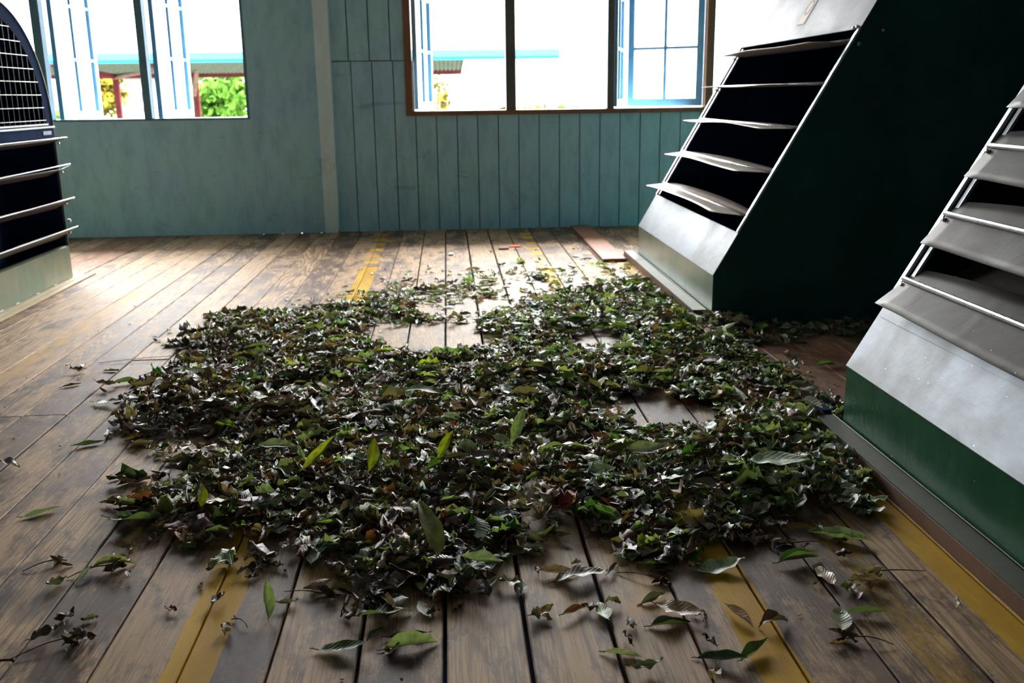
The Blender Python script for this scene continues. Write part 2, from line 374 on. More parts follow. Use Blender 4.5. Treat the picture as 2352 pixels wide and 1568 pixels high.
o = m.build('wall_left', M['wall_side']); tag(o, kind='structure')
m = MB(); m.box(5.2, 5.3, -3, WY+T, -.08, 3.6); o = m.build('wall_right', M['wall_side']); tag(o, kind='structure')
m = MB(); m.box(-5.3, 5.3, -3.1, -3, -.08, 3.6); o = m.build('wall_front', M['wall_side']); tag(o, kind='structure')
m = MB(); m.box(-5.3, 5.3, -3.1, WY+T, 3.6, 3.7); o = m.build('ceiling', M['ceiling']); tag(o, kind='structure')
# eave outside, above the windows
m = MB(); m.prism([(WY+T, 3.3), (9.1, 2.88), (9.1, 2.96), (WY+T, 3.4)], -5.6, 5.6, 'x'); o = m.build('trim_1', M['eave']); tag(o, kind='structure')
m = MB(); m.prism([(-.943, 0), (-.850, 0), (-.838, .035), (-.828, 3.6), (-.943, 3.6)], WY-.055, WY+.01, 'y'); o = m.build('pillar', M['pillar'], bevel=.002); tag(o, kind='structure')

def casement(parent, hx, hy, width, ang, z0, mirror=False, rows=3, ph=.385):
    """open window leaf hinged at (hx,hy); ang = degrees swung outwards from the wall line"""
    a = math.radians(ang); d = Vector((math.cos(a)*(-1 if mirror else 1), math.sin(a), 0)); nrm = Vector((0, 0, 1)).cross(d)
    h = rows*ph+.1; st = .048; th = .018; O = Vector((hx, hy, z0))
    f = MB()
    def bar(u0, u1, w0, w1, t=th): f.obox(O+d*((u0+u1)/2)+Vector((0, 0, (w0+w1)/2)), d, (0, 0, 1), nrm, (u1-u0)/2, (w1-w0)/2, t)
    bar(0, st, 0, h); bar(width-st, width, 0, h); bar(st, width-st, 0, .055); bar(st, width-st, h-.05, h)
    bar(width/2-.011, width/2+.011, .055, h-.05, .013)
    for r in range(1, rows): bar(st, width-st, .05+r*ph-.010, .05+r*ph+.010, .013)
    fr = f.build('casement', M['casement'], parent)
    g = MB(); g.obox(O+d*(width/2)+Vector((0, 0, h/2)), d, (0, 0, 1), nrm, width/2-.02, h/2-.02, .0015)
    p = g.build('pane', M['glass']); p.parent = fr
    return fr
def window(name, x0, x1, z0, z1, posts, pm, trim):
    e = empty(name, ((x0+x1)/2, WY, z0)); tag(e, kind='structure')
    s = MB()
    if trim:
        s.box(x0-.055, x1+.05, WY-.014, WY+T, z0-.035, z0)
        s.box(x0-.055, x0, WY-.012, WY+T, z0, z1); s.box(x1, x1+.05, WY-.012, WY+T, z0, z1); s.box(x0-.055, x1+.05, WY-.012, WY+T, z1, z1+.05)
        s.build('window_frame', M['brown_trim'], e, bevel=.002)
    else:
        s.box(x0, x1, WY-.008, WY+T+.01, z0-.010, z0+.006); s.box(x1-.018, x1, WY-.004, WY+T, z0, z1); s.box(x0, x0+.018, WY-.004, WY+T, z0, z1); s.box(x0, x1, WY-.004, WY+T, z1-.02, z1)
        s.build('window_frame', M['dark_post'], e)
    for a, b, mm in posts:
        p = MB(); p.box(a, b, WY+.006, WY+T-.01, z0, z1); p.build('mullion', mm, e, bevel=.002)
    return e
w1 = window('window_1', -4.2, -1.455, .862, 2.8, [(-2.95, -2.885, M['dark_post']), (-2.222, -2.165, M['dark_post']), (-3.67, -3.61, M['dark_post'])], None, False)
casement(w1, -2.842, WY+.085, .62, 83, .868); casement(w1, -2.125, WY+.085, .62, 83, .868)
w2 = window('window_2', -.245, 4.3, .895, 2.8, [(.452, .528, M['post']), (1.218, 1.272, M['post']), (1.972, 2.032, M['brown_trim']), (2.75, 2.81, M['post']), (3.5, 3.56, M['post'])], None, True)
casement(w2, -.225, WY+.085, .62, 80, .905); casement(w2, 1.290, WY+.085, .60, 75, .905); casement(w2, 1.968, WY+.085, .60, 30, .905, mirror=True)

# ================================================================ OUTSIDE
g = MB(); g.box(-60, 60, WY+T+.02, 90, -1.1, -1.0); o = g.build('yard_ground', M['concrete']); tag(o, kind='structure')
def shed():
    e = empty('open_shed', (-3, 21, -1.0)); tag(e, 'open shed with blue fascia and red steel posts outside the windows', 'shed')
    m = MB(); m.box(-12, 2.3, 20.0, 20.06, 1.755, 1.89); m.box(-12, 2.3, 20.06, 20.1, 1.70, 1.83); m.build('fascia', M['fascia'], e)
    m = MB(); n = 130
    for i in range(n):
        x0 = -12+i*12.4/n; x1 = x0+12.4/n; xm = (x0+x1)/2; t = .012
        m.add([(x0, 20.1, 1.74), (xm, 20.1, 1.78), (x1, 20.1, 1.74), (x0, 24, 1.58), (xm, 24, 1.62), (x1, 24, 1.58),
               (x0, 20.1, 1.74+t), (xm, 20.1, 1.78+t), (x1, 20.1, 1.74+t), (x0, 24, 1.58+t), (xm, 24, 1.62+t), (x1, 24, 1.58+t)],
              [(0, 1, 4, 3), (1, 2, 5, 4), (6, 9, 10, 7), (7, 10, 11, 8)])
    m.build('roof_sheet', M['corr'], e)
    m = MB(); m.box(-12, .4, 24, 24.1, 1.50, 1.62); m.build('beam', M['redsteel'], e)
    for px in (-11.5, -7.70, -5.93+.05, -1.9):
        m = MB(); m.box(px-.06, px+.06, 23.95, 24.07, -1.0, 1.52); m.build('post', M['redsteel'], e)
        m = MB(); m.obox((px, 22.05, 1.62), (0, 1, -.045), (1, 0, 0), (0, .045, 1), 1.95, .05, .05); m.build('rafter', M['redsteel'], e)
    for px in (-7.7,):
        m = MB(); m.tube([(px, 23.9, 1.52), (px+1.6, 22.6, 1.70)], .05, 6); m.build('brace', M['beige'], e)
    m = MB(); m.tube([(-5.9, 23.9, 1.1), (-5.55, 22.9, 1.66)], .05, 6); m.build('brace', M['beige'], e)
shed()
def bld():
    e = empty('white_building', (-9, 36, -1)); tag(e, 'white plastered building with small dark windows behind the open shed', 'building')
    m = MB(); m.box(-12.2, -7.2, 36, 40, -1, 1.75); m.build('wall', M['whitewall'], e)
    m = MB(); m.prism([(35.6, 1.75), (40.4, 1.75), (38, 2.3)], -12.5, -7.0, 'x'); m.build('roof', M['whitewall'], e)
    for a, b, c, d in ((-10.95, -10.5, .98, 1.28), (-10.9, -10.45, .62, .75), (-12.1, -11.2, .98, 1.45)):
        m = MB(); m.box(a, b, 35.97, 36.02, c, d); f = m.build('window', M['darkglass'], e)
bld()
def tree(name, label, cx, cy, z0, z1, rx, n, mat, seed, leaf=.16):
    r = np.random.default_rng(seed)
    e = empty(name, (cx, cy, -1.0)); tag(e, label, 'tree' if 'tree' in name else 'bush')
    m = MB(); zt = z0+(z1-z0)*.5
    m.tube([(cx, cy, -1.0), (cx+.06, cy, (zt-1)/2), (cx-.03, cy, zt)], .09, 7, .04)
    for k in range(7):
        a = r.uniform(0, 6.28); L = rx*.7
        m.tube([(cx, cy, z0+.1), (cx+math.cos(a)*L*.5, cy+math.sin(a)*L*.5, z0+(z1-z0)*.45), (cx+math.cos(a)*L, cy+math.sin(a)*L, z0+(z1-z0)*r.uniform(.5, .9))], .035, 5, .01)
    m.build('trunk', M['bark'], e)
    cl = [(cx+r.uniform(-1, 1)*rx*.75, cy+r.uniform(-1, 1)*rx*.5, r.uniform(z0+.1, z1-.15)) for _ in range(26)]
    vs = []; fs = []
    for i in range(n):
        c = cl[i % 26]; p = np.array(c)+r.normal(0, 1, 3)*np.array([rx*.2, rx*.2, (z1-z0)*.11])
        a = r.normal(0, 1, 3); a /= np.linalg.norm(a); b = np.cross(a, r.normal(0, 1, 3)); b /= np.linalg.norm(b); s = leaf*r.uniform(.6, 1.2)
        q = len(vs); vs += [tuple(p-a*s), tuple(p-b*s*.45+a*s*.1), tuple(p+a*s), tuple(p+b*s*.45+a*s*.1)]; fs.append((q, q+1, q+2, q+3))
    m = MB(); m.v = vs; m.f = fs; m.build('foliage', mat, e)
tree('leafy_bush', 'leafy green bush seen through the left window, right of its second casement', -6.9, 29.5, .1, 1.62, 1.15, 2600, M['tree_leaf'], 1)
tree('yellow_tree', 'yellowish tree seen through the left window beside the open casement', -11.2, 33, .5, 1.8, .9, 1100, M['tree_leaf2'], 2)
tree('low_bush', 'low green bush below the yellowish tree outside the left window', -11.4, 31, -.4, .75, .7, 800, M['tree_leaf'], 3)
tree('garden_bush', 'small green bush just above the sill of the middle window bay', 1.7, 22, -.3, .72, 1.1, 900, M['tree_leaf'], 4)
tree('thin_tree', 'thin pale tree beside the first casement of the middle window', -.2, 27, .4, 1.5, .35, 260, M['tree_leaf2'], 5, .1)

# ================================================================ MACHINES
K = .568
def sx_(z): return 1.16+K*(z-.217)
SV = Vector((K, 0, 1)).normalized(); SN = Vector((-1, 0, K)).normalized(); YV = Vector((0, 1, 0))
RODZ = [.470, .655, .842, 1.025, 1.200]
def trough(name, label, Y0, Y1, kmat, tilts, holes, sag, seed):
    r = random.Random(seed)
    e = empty(name, (1.16, (Y0+Y1)/2, 0)); tag(e, label, 'machine', None)
    ZT = 2.7; XB = 4.3; top = sx_(ZT)
    prof = [(1.16, 0), (1.16, .217), (top, ZT), (XB, ZT), (XB, 0)]
    for a, b in ((Y0, Y0+.012), (Y1-.012, Y1)):
        m = MB(); m.prism(prof, a, b, 'y'); m.build('side_panel', M['side_green'], e)
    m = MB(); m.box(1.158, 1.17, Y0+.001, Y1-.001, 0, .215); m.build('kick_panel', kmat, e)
    def sheet(z0, z1, y0, y1, t=.006, lift=0., nv=1):
        mm = MB(); p0 = Vector((sx_(z0), 0, z0)); p1 = Vector((sx_(z1), 0, z1)); c = (p0+p1)/2+SN*lift; c.y = (y0+y1)/2
        mm.obox(c, SV, YV, SN, (p1-p0).length/2, (y1-y0)/2, t/2); return mm
    ap = sheet(.213, .403, Y0-.003, Y1+.003, .006, .001).build('apron', M['galv'], e, bevel=.002)
    s = MB(); pp = Vector((sx_(.372), 0, .372))+SN*.006
    s.obox((pp.x, (Y0+Y1)/2, pp.z), SV, YV, SN, .010, (Y1-Y0)/2-.01, .003)
    s.build('seam_strip', M['galv'], ap) if holes == 'near' else None
    cv = sheet(1.252, ZT, Y0-.002, Y1+.002, .006, .002).build('cover_sheet', M['galv_top'], e, bevel=.002)
    # rails along both sides of the opening
    for yo, yi in ((Y0+.009, Y0+.040), (Y1-.009, Y1-.040)):
        rl = sheet(.403, 1.252, yo-.009, yo+.009, .010, .004).build('rail', M['rail'], e)
        sheet(.41, 1.245, yi-.009, yi+.009, .008, -.004).build('guide_strip', M['rail'], rl)
    # dark sheets that put the shade of the inside into colour
    m = MB(); c0 = Vector((sx_(.0)+.75, 0, .0))
    m.add([(1.95, Y0+.013, .02), (1.95, Y1-.013, .02), (top+.2, Y1-.013, ZT-.05), (top+.2, Y0+.013, ZT-.05)], [(0, 1, 2, 3)])
    m.box(1.17, XB, Y0+.013, Y1-.013, .005, .02); m.box(XB-.01, XB, Y0+.013, Y1-.013, 0, ZT)
    for y in (Y0+.0125, Y1-.014): m.prism([(1.172, .01), (1.172, .21), (top+.005, ZT-.01), (XB-.02, ZT-.01), (XB-.02, .01)], y, y+.0015, 'y')
    m.build('inner_dark_lining', M['inside'], e)
    m = MB(); m.box(top, XB, Y0, Y1, ZT-.01, ZT); m.build('top_panel', M['side_green'], e)
    # flaps on their rods
    for i, (z, tl) in enumerate(zip(RODZ, tilts)):
        a = math.radians(tl)                       # tilt: 0 = level, + = inner edge up
        d = Vector((math.cos(a), 0, math.sin(a)))  # towards the inside
        nn = Vector((-d.z, 0, d.x)); R0 = Vector((sx_(z), 0, z))+SN*.006
        y0, y1 = Y0+.032, Y1-.028; NY = 28; us = [-.104, -.080, -.05, 0, .045, .085]
        m = MB(); th = .0012
        grid = []
        for side in (1, -1):
            for j in range(NY+1):
                t = j/NY; y = y0+(y1-y0)*t
                wv = sag[i]*math.sin(math.pi*min(1, t*1.05))*(1-t*.3)+.003*math.sin(9*t+i*2)
                for u in us:
                    uu = u
                    if u < 0 and t < .10+.02*i*0 and holes == 'far': uu = u*(.12 if t < .03 else .12+.88*(t-.03)/.07)
                    if u < 0: uu *= 1+.14*math.sin(math.pi*t)
                    if u > 0: uu *= .35+.65*math.sin(math.pi*(.06+.9*t))**.5
                    if u < 0 and t > .93: uu *= 1.02
                    q = R0+d*uu+nn*(side*th+wv*(uu/.10)*(-1 if u < 0 else .3)); m.v.append((q.x, y, q.z))
        nu = len(us); off = (NY+1)*nu
        for j in range(NY):
            for k in range(nu-1):
                A = j*nu+k; m.f.append((A, A+1, A+nu+1, A+nu)); B = off+A; m.f.append((B, B+nu, B+nu+1, B+1))
            m.f.append((j*nu, j*nu+nu, off+j*nu+nu, off+j*nu)); e1 = j*nu+nu-1; m.f.append((e1, off+e1, off+e1+nu, e1+nu))
        for k in range(nu-1):
            m.f.append((k, off+k, off+k+1, k+1)); A = NY*nu+k; m.f.append((A, A+1, off+A+1, off+A))
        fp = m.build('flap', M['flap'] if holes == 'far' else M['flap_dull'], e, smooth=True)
        m = MB(); c = R0+nn*.006; m.tube([(c.x, y0-.004, c.z), (c.x, (y0+y1)/2, c.z-sag[i]*.15), (c.x, y1+.004, c.z)], .0075 if holes == 'near' else .0055, 10); m.build('rod', M['rod'], fp, smooth=True)
        m = MB(); c = R0-SV*.02
        for yy in ((Y1-.040,) if holes == 'near' else (Y1-.02,)): m.ball((c.x-.004, yy, c.z+.006), .007)
        m.build('bolt', M['rod'], fp, smooth=True)
    # closed trough plates that show dim between the flaps
    return e, cv
near, _ = trough('withering_trough', 'nearest sloping sheet-metal machine, flaps nearly closed, green base, at the right edge', .95, 2.672, M['kick_green'], [38, 46, 50, 48, 44], 'near', [0.004, .006, .005, .004, .004], 3)
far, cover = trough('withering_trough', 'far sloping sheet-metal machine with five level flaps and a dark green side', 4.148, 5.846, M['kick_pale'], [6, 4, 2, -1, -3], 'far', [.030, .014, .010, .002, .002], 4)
# inner tray of the near machine
for z in (.43, .62, .81, 1.0):
    m = MB(); R0 = Vector((sx_(z)+.10, 0, z+.03)); d = Vector((math.cos(.55), 0, math.sin(.55)))
    m.obox((R0.x+d.x*.06, 1.81, R0.z+d.z*.06), d, YV, Vector((-d.z, 0, d.x)), .10, .80, .002); m.build('inner_tray', M['tray'], near)
# sticker on the far cover
def on_slope(y, z, lift): return Vector((sx_(z), y, z))+SN*lift
st = MB(); st.obox(on_slope(4.975, 1.50, .0065), SV, YV, SN, .205, .052, .0008)
sk = st.build('sticker', M['label_tan'], cover); sk['label'] = 'tan sticker with worn grey print'
cu = bpy.data.curves.new('sticker_print', 'FONT'); cu.body = 'OSI'; cu.size = .115; cu.align_x = 'LEFT'; cu.align_y = 'CENTER'; cu.extrude = .0004; cu.materials.append(M['ink'])
tx = bpy.data.objects.new('sticker_print', cu); COL.objects.link(tx)
xa, ya = SV, Vector((0, 1, 0)); za = xa.cross(ya)
mw = Matrix((( xa.x, ya.x, za.x), (xa.y, ya.y, za.y), (xa.z, ya.z, za.z))).to_4x4(); pos = on_slope(4.975, 1.362, .0078)
tx.matrix_world = Matrix.Translation(pos) @ mw
bpy.context.view_layer.update(); tme = bpy.data.meshes.new_from_object(tx.evaluated_get(bpy.context.evaluated_depsgraph_get())); bpy.data.objects.remove(tx)
tme.transform(Matrix.Translation(pos) @ mw); tx = bpy.data.objects.new('print', tme); COL.objects.link(tx); tx.parent = sk
m = MB(); m.ball((1.84, 4.140, 1.245), .008); m.ball((1.742, 4.142, 1.19), .010); b = m.build('bolt', M['rod'], far, smooth=True)
m = MB(); m.ball(on_slope(4.17, 1.256, .01), .009); m.ball(on_slope(4.205, 1.254, .01), .008); b = m.build('bolt', M['rod'], far, smooth=True)
# curbs in front of the machines
def curb(label, Y0, Y1, cuts):
    e = empty('wooden_curb', (1.12, (Y0+Y1)/2, 0)); tag(e, label, 'curb')
    ys = [Y0]+cuts+[Y1]
    for a, b in zip(ys[:-1], ys[1:]):
        m = MB(); m.prism([(1.090, 0), (1.150, 0), (1.150, .042), (1.092, .040)], a+.002, b-.002, 'y'); p = m.build('plank', M['curb_side'], e, bevel=.002)
        m = MB(); m.box(1.091, 1.151, a+.003, b-.003, .0415, .0455); m.build('top_strip', M['curb_top'], p)
    m = MB(); m.tube([(1.151, Y0, .046), (1.152, (Y0+Y1)/2, .050), (1.151, Y1, .046)], .002, 6); m.build('caulk_bead', M['curb_top'], e)
curb('low wooden curb along the foot of the nearest sloping machine', .95, 2.73, [])
curb('low wooden curb along the foot of the far sloping machine', 4.22, 5.98, [5.62])
m = MB(); m.box(1.10, 1.158, 2.76, 2.82, 0.0, .05); o = m.build('metal_bracket', M['inside']); tag(o, 'small dark metal block on the floor at the far corner of the nearest machine', 'block')

# left machine, upright front with round fan screen
def fanbox():
    X = -2.19; YC = 5.05; R = .635; Y0, Y1 = YC-R, YC+R; ZC = .87
    e = empty('fan_machine', (X, YC, 0)); tag(e, 'dark upright machine with a round-topped wire screen and four flaps at the left edge', 'machine')
    def arch(rr, zb): return [(YC-rr, zb)]+[(YC-rr*math.cos(t), ZC+rr*math.sin(t)) for t in [math.pi*i/40 for i in range(41)]]+[(YC+rr, zb)]
    # casing: skin around the arch, open at the front
    m = MB(); a = arch(R, 0); b = arch(R-.004, 0)
    n = len(a)
    for i in range(n-1):
        p, q, p2, q2 = a[i], a[i+1], b[i], b[i+1]
        m.add([(X, *p), (X, *q), (-3.6, *q), (-3.6, *p), (X, *p2), (X, *q2), (-3.6, *q2), (-3.6, *p2)], [(0, 1, 2, 3), (7, 6, 5, 4), (0, 4, 5, 1), (3, 2, 6, 7)])
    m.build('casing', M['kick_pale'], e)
    m = MB(); c = arch(R-.006, .001)
    for i in range(len(c)-1):
        p, q = c[i], c[i+1]; m.add([(X-.012, *p), (X-.012, *q), (-3.59, *q), (-3.59, *p)], [(0, 1, 2, 3)])
    m.build('casing_dark_skin', M['inside'], e)  # dark skin added so the housing looks unlit inside
    m = MB(); m.prism(arch(R-.004, .0), -3.6, -3.59, 'x'); m.build('back_panel', M['inside'], e)
    m = MB()
    ro, ri = R-.004, R-.085
    for i in range(40):
        t0, t1 = math.pi*i/40, math.pi*(i+1)/40
        v = [(YC-ro*math.cos(t0), ZC+ro*math.sin(t0)), (YC-ro*math.cos(t1), ZC+ro*math.sin(t1)), (YC-ri*math.cos(t1), ZC+ri*math.sin(t1)), (YC-ri*math.cos(t0), ZC+ri*math.sin(t0))]
        m.prism(v, X-.012, X-.006, 'x')
    m.build('screen_rim', M['inside'], e)
    m = MB(); m.prism(arch(R-.006, ZC)[1:-1], X-.30, X-.29, 'x'); m.build('inner_dark_disc', M['inside'], e)
    w = MB()
    z = ZC+.030
    while z < ZC+ri:
        hw = math.sqrt(max(0, ri*ri-(z-ZC)**2)); w.tube([(X-.004, YC-hw, z), (X-.004, YC+hw, z)], .0016, 5); z += .067
    w.build('screen_bars', M['rod'], e)
    w = MB(); y = YC-ri+.03
    while y < YC+ri:
        h = math.sqrt(max(0, ri*ri-(y-YC)**2)); w.tube([(X-.008, y, ZC), (X-.008, y, ZC+h)], .0012, 4); y += .062
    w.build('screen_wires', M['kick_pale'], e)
    m = MB(); m.box(X-.02, X+.006, Y0+.03, Y1, ZC-.012, ZC-.003); m.box(X-.004, X+.012, Y0+.03, Y1-.10, ZC+.004, ZC+.012); m.build('angle_bar', M['rail'], e)
    m = MB(); m.box(X-.006, X-.001, Y0, Y1-.004, .715+.09, ZC-.012); m.build('head_panel', M['inside'], e)
    m = MB(); m.box(X-.001, X+.002, Y1-.16, Y1-.05, ZC-.048, ZC-.028); m.build('name_plate', M['plate'], e)
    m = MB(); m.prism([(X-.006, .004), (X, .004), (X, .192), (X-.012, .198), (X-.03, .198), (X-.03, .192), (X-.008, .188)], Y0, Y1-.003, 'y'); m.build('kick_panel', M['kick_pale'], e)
    m = MB(); m.box(X-.33, X-.32, Y0, Y1-.005, 0, ZC); m.build('inner_dark_lining', M['inside'], e)
    for i, z in enumerate((.298, .463, .640, .800)):
        m = MB(); NY = 20
        vs = []
        for side in (0, 1):
            for j in range(NY+1):
                t = j/NY; y = Y0+.01+(Y1+.03-Y0)*t; bow = .006*math.sin(math.pi*t+i)+(.012*max(0, t-.9)/.1 if i == 2 else 0)
                for u in (0, .4, 1): vs.append((X+.052-.09*u-side*.001, y, z+bow-(.010+.062*(1-z))*u-.006*u*u+side*.0022))
        m.v = vs; o_ = (NY+1)*3
        for j in range(NY):
            for k in range(2):
                A = j*3+k; m.f.append((A, A+3, A+4, A+1)); m.f.append((o_+A, o_+A+1, o_+A+4, o_+A+3))
            A = j*3; m.f.append((A, o_+A, o_+A+3, A+3))
        f = m.build('flap', M['flap_dark'], e, smooth=True)
        m = MB(); m.tube([(X+.053, Y0+.01, z+.003), (X+.053, Y1+.03, z+.003+(.012 if i == 2 else 0))], .0028, 6); m.build('flap_edge', M['rail'], f)
        m = MB(); m.ball((X+.012, Y1+.006, z-.03), .008); m.build('bolt', M['rod'], f, smooth=True)
    m = MB(); m.ball((X+.015, Y1+.01, .335), .013); k = m.build('knob', M['pillar'], e, smooth=True); k['label'] = 'white round knob'
    for y in (4.75, 4.93, 5.18, 5.42):
        m = MB(); m.box(X, X+.006, y-.018, y+.018, .004, .016); m.build('clip', M['rail'], e)
fanbox()
for i, (xa_, xb_, h) in enumerate(((-2.188, -2.150, .012), (-2.148, -2.112, .008))):
    m = MB(); m.box(xa_, xb_, 4.2, 5.78+.05*i, 0, h); o = m.build('wooden_batten', M['paletrim'], bevel=.0015)
    tag(o, ['pale wooden batten against the foot of the left machine', 'outer of the two pale battens along the left machine, nearer the middle of the floor'][i], 'batten')
# red board on the floor
m = MB(); m.box(.935, 1.084, 5.83, 7.44, .0, .020); o = m.build('red_board', M['redboard'], bevel=.007); tag(o, 'red-brown painted board with a rounded end lying on the floor beside the far machine', 'board')
# bits on the far floor
m = MB(); m.prism([(.40, 6.50), (.47, 6.50), (.49, 6.56), (.43, 6.58), (.40, 6.55)], .001, .006, 'z'); o = m.build('orange_scrap', M['orange']); tag(o, 'bright orange scrap on the floor near the back wall', 'scrap')
m = MB(); m.prism([(.325, 6.40), (.39, 6.40), (.40, 6.52), (.33, 6.52)], .0, .012, 'z'); o = m.build('brown_offcut', M['scrap']); tag(o, 'small brown offcut left of the orange scrap on the floor', 'scrap')
m = MB(); m.prism([(-.012, 6.2), (.018, 6.2), (.02, 6.26), (-.006, 6.25)], .001, .012, 'z'); o = m.build('white_scrap', M['white']); tag(o, 'tiny white scrap beside the middle floor gap near the back wall', 'scrap')

# ================================================================ LEAVES
TINT = {'green': (.055, .14, .040, .4), 'dgreen': (.022, .065, .028, .2), 'pale': (.50, .60, .38, .35), 'olive': (.20, .22, .08, .35), 'brown': (.17, .088, .068, .12),
        'dark': (.065, .038, .033, .05), 'grey': (.30, .32, .25, .15), 'tan': (.58, .40, .26, .2), 'rust': (.24, .075, .035, .4), 'bright': (.075, .24, .018, .8), 'lime': (.22, .27, .018, .85), 'red': (.40, .03, .012, .6)}
NU = 8; NC = 5
TT = np.linspace(0, 1, NU); CC = np.array([-1, -.5, 0, .5, 1.])
FACES = np.array([(i*NC+k, (i+1)*NC+k, (i+1)*NC+k+1, i*NC+k+1) for i in range(NU-1) for k in range(NC-1)])
UVV = np.array([(t, (c+1)/2) for t in TT for c in CC])
def leaf_verts(form, L, r, n=None):
    """one leaf lying along +x, centred, z up; returns (NU*NC,3)"""
    t = TT[:, None]; c = CC[None, :]
    asp = {'flat': .46, 'wave': .44, 'fold': .46, 'roll': .40, 'crumple': .46}[form]*r.uniform(.85, 1.15)
    w = L*asp*.5*(np.sin(np.pi*np.clip(t, 0, 1)**.85)**.85+.02)
    w = w*(1+.06*r.normal(size=(NU, 1)))
    x = (t-.5)*L+0*c; y = w*c; z = 0*x
    if form == 'flat': fold, bend, tw, am = r.uniform(.1, .5), r.uniform(-.5, .9), r.uniform(-.3, .3), .03
    elif form == 'wave': fold, bend, tw, am = r.uniform(.1, .4), r.uniform(-.4, .8), r.uniform(-.4, .4), .06
    elif form == 'fold': fold, bend, tw, am = r.uniform(.75, 1.25), r.uniform(-.3, .8), r.uniform(-.3, .3), .03
    elif form == 'roll': fold, bend, tw, am = r.uniform(.3, .6), r.uniform(-.2, .8), r.uniform(-.8, .8), .03
    else: fold, bend, tw, am = r.uniform(.3, 1.1), r.uniform(-1.2, 1.6), r.uniform(-1.5, 1.5), .10
    if form in ('roll', 'crumple'):
        rc = {'roll': r.uniform(1.2, 2.2), 'crumple': r.uniform(.6, 2.2)}[form]
        th = c*rc*(1+.2*np.sin(3*t+r.uniform(0, 6))); R = np.maximum(w, 1e-4)/rc
        y = R*np.sin(th); z = z+R*(1-np.cos(th))
    else:
        z = z+np.abs(y)*math.sin(fold); y = y*math.cos(fold)
    # edge ripple
    ph = r.uniform(0, 6.28, 2)
    z = z+am*L*np.abs(c)*np.sin(t*r.uniform(9, 20)+ph[0]+c)*1.0
    if form == 'crumple': z = z+.05*L*r.normal(size=z.shape); y = y+.03*L*r.normal(size=z.shape); x = x+.02*L*r.normal(size=z.shape)
    elif form == 'wave': z = z+.018*L*r.normal(size=z.shape)
    else: z = z+.008*L*r.normal(size=z.shape)
    # twist about x
    a = tw*(t-.5); y, z = y*np.cos(a)-z*np.sin(a), y*np.sin(a)+z*np.cos(a)
    # bend along x
    if abs(bend) > .05:
        k = bend/L; th = x*k; xr = np.sin(th)/k; zr = (1-np.cos(th))/k
        x = xr-z*np.sin(th); z = zr+z*np.cos(th)
    if form == 'crumple': x = x*.85
    v = np.stack([x, y, z], -1).reshape(-1, 3)
    return v
def rotm(yaw, pitch, roll):
    cy, sy, cp, sp, cr, sr = math.cos(yaw), math.sin(yaw), math.cos(pitch), math.sin(pitch), math.cos(roll), math.sin(roll)
    Rz = np.array([[cy, -sy, 0], [sy, cy, 0], [0, 0, 1]]); Ry = np.array([[cp, 0, sp], [0, 1, 0], [-sp, 0, cp]]); Rx = np.array([[1, 0, 0], [0, cr, -sr], [0, sr, cr]])
    return Rz @ Ry @ Rx
def leaf_mesh(name, V, tints):
    """V: (n,NU*NC,3), tints: (n,4)"""
    n = V.shape[0]; nv = NU*NC; F = (FACES[None]+(np.arange(n)*nv)[:, None, None]).reshape(-1, 4)
    me = bpy.data.meshes.new(name); me.vertices.add(n*nv); me.vertices.foreach_set('co', V.reshape(-1).astype(np.float32))
    me.loops.add(F.size); me.loops.foreach_set('vertex_index', F.reshape(-1).astype(np.int32))
    me.polygons.add(len(F)); me.polygons.foreach_set('loop_start', np.arange(0, F.size, 4, dtype=np.int32)); me.polygons.foreach_set('use_smooth', np.ones(len(F), dtype=bool))
    me.update(calc_edges=True); me.validate()
    uv = me.uv_layers.new(name='UVMap'); uv.data.foreach_set('uv', UVV[FACES.reshape(-1)][None].repeat(n, 0).reshape(-1).astype(np.float32))
    ca = me.color_attributes.new('tint', 'FLOAT_COLOR', 'CORNER'); ca.data.foreach_set('color', np.repeat(tints, FACES.size, 0).reshape(-1).astype(np.float32))
    me.materials.append(M['leaf']); return me
def jit(t, r, k=.25):
    t = np.array(TINT[t]); t[:3] *= 1+r.uniform(-k, k)+r.uniform(-.08, .08, 3); return t
PACK = .78
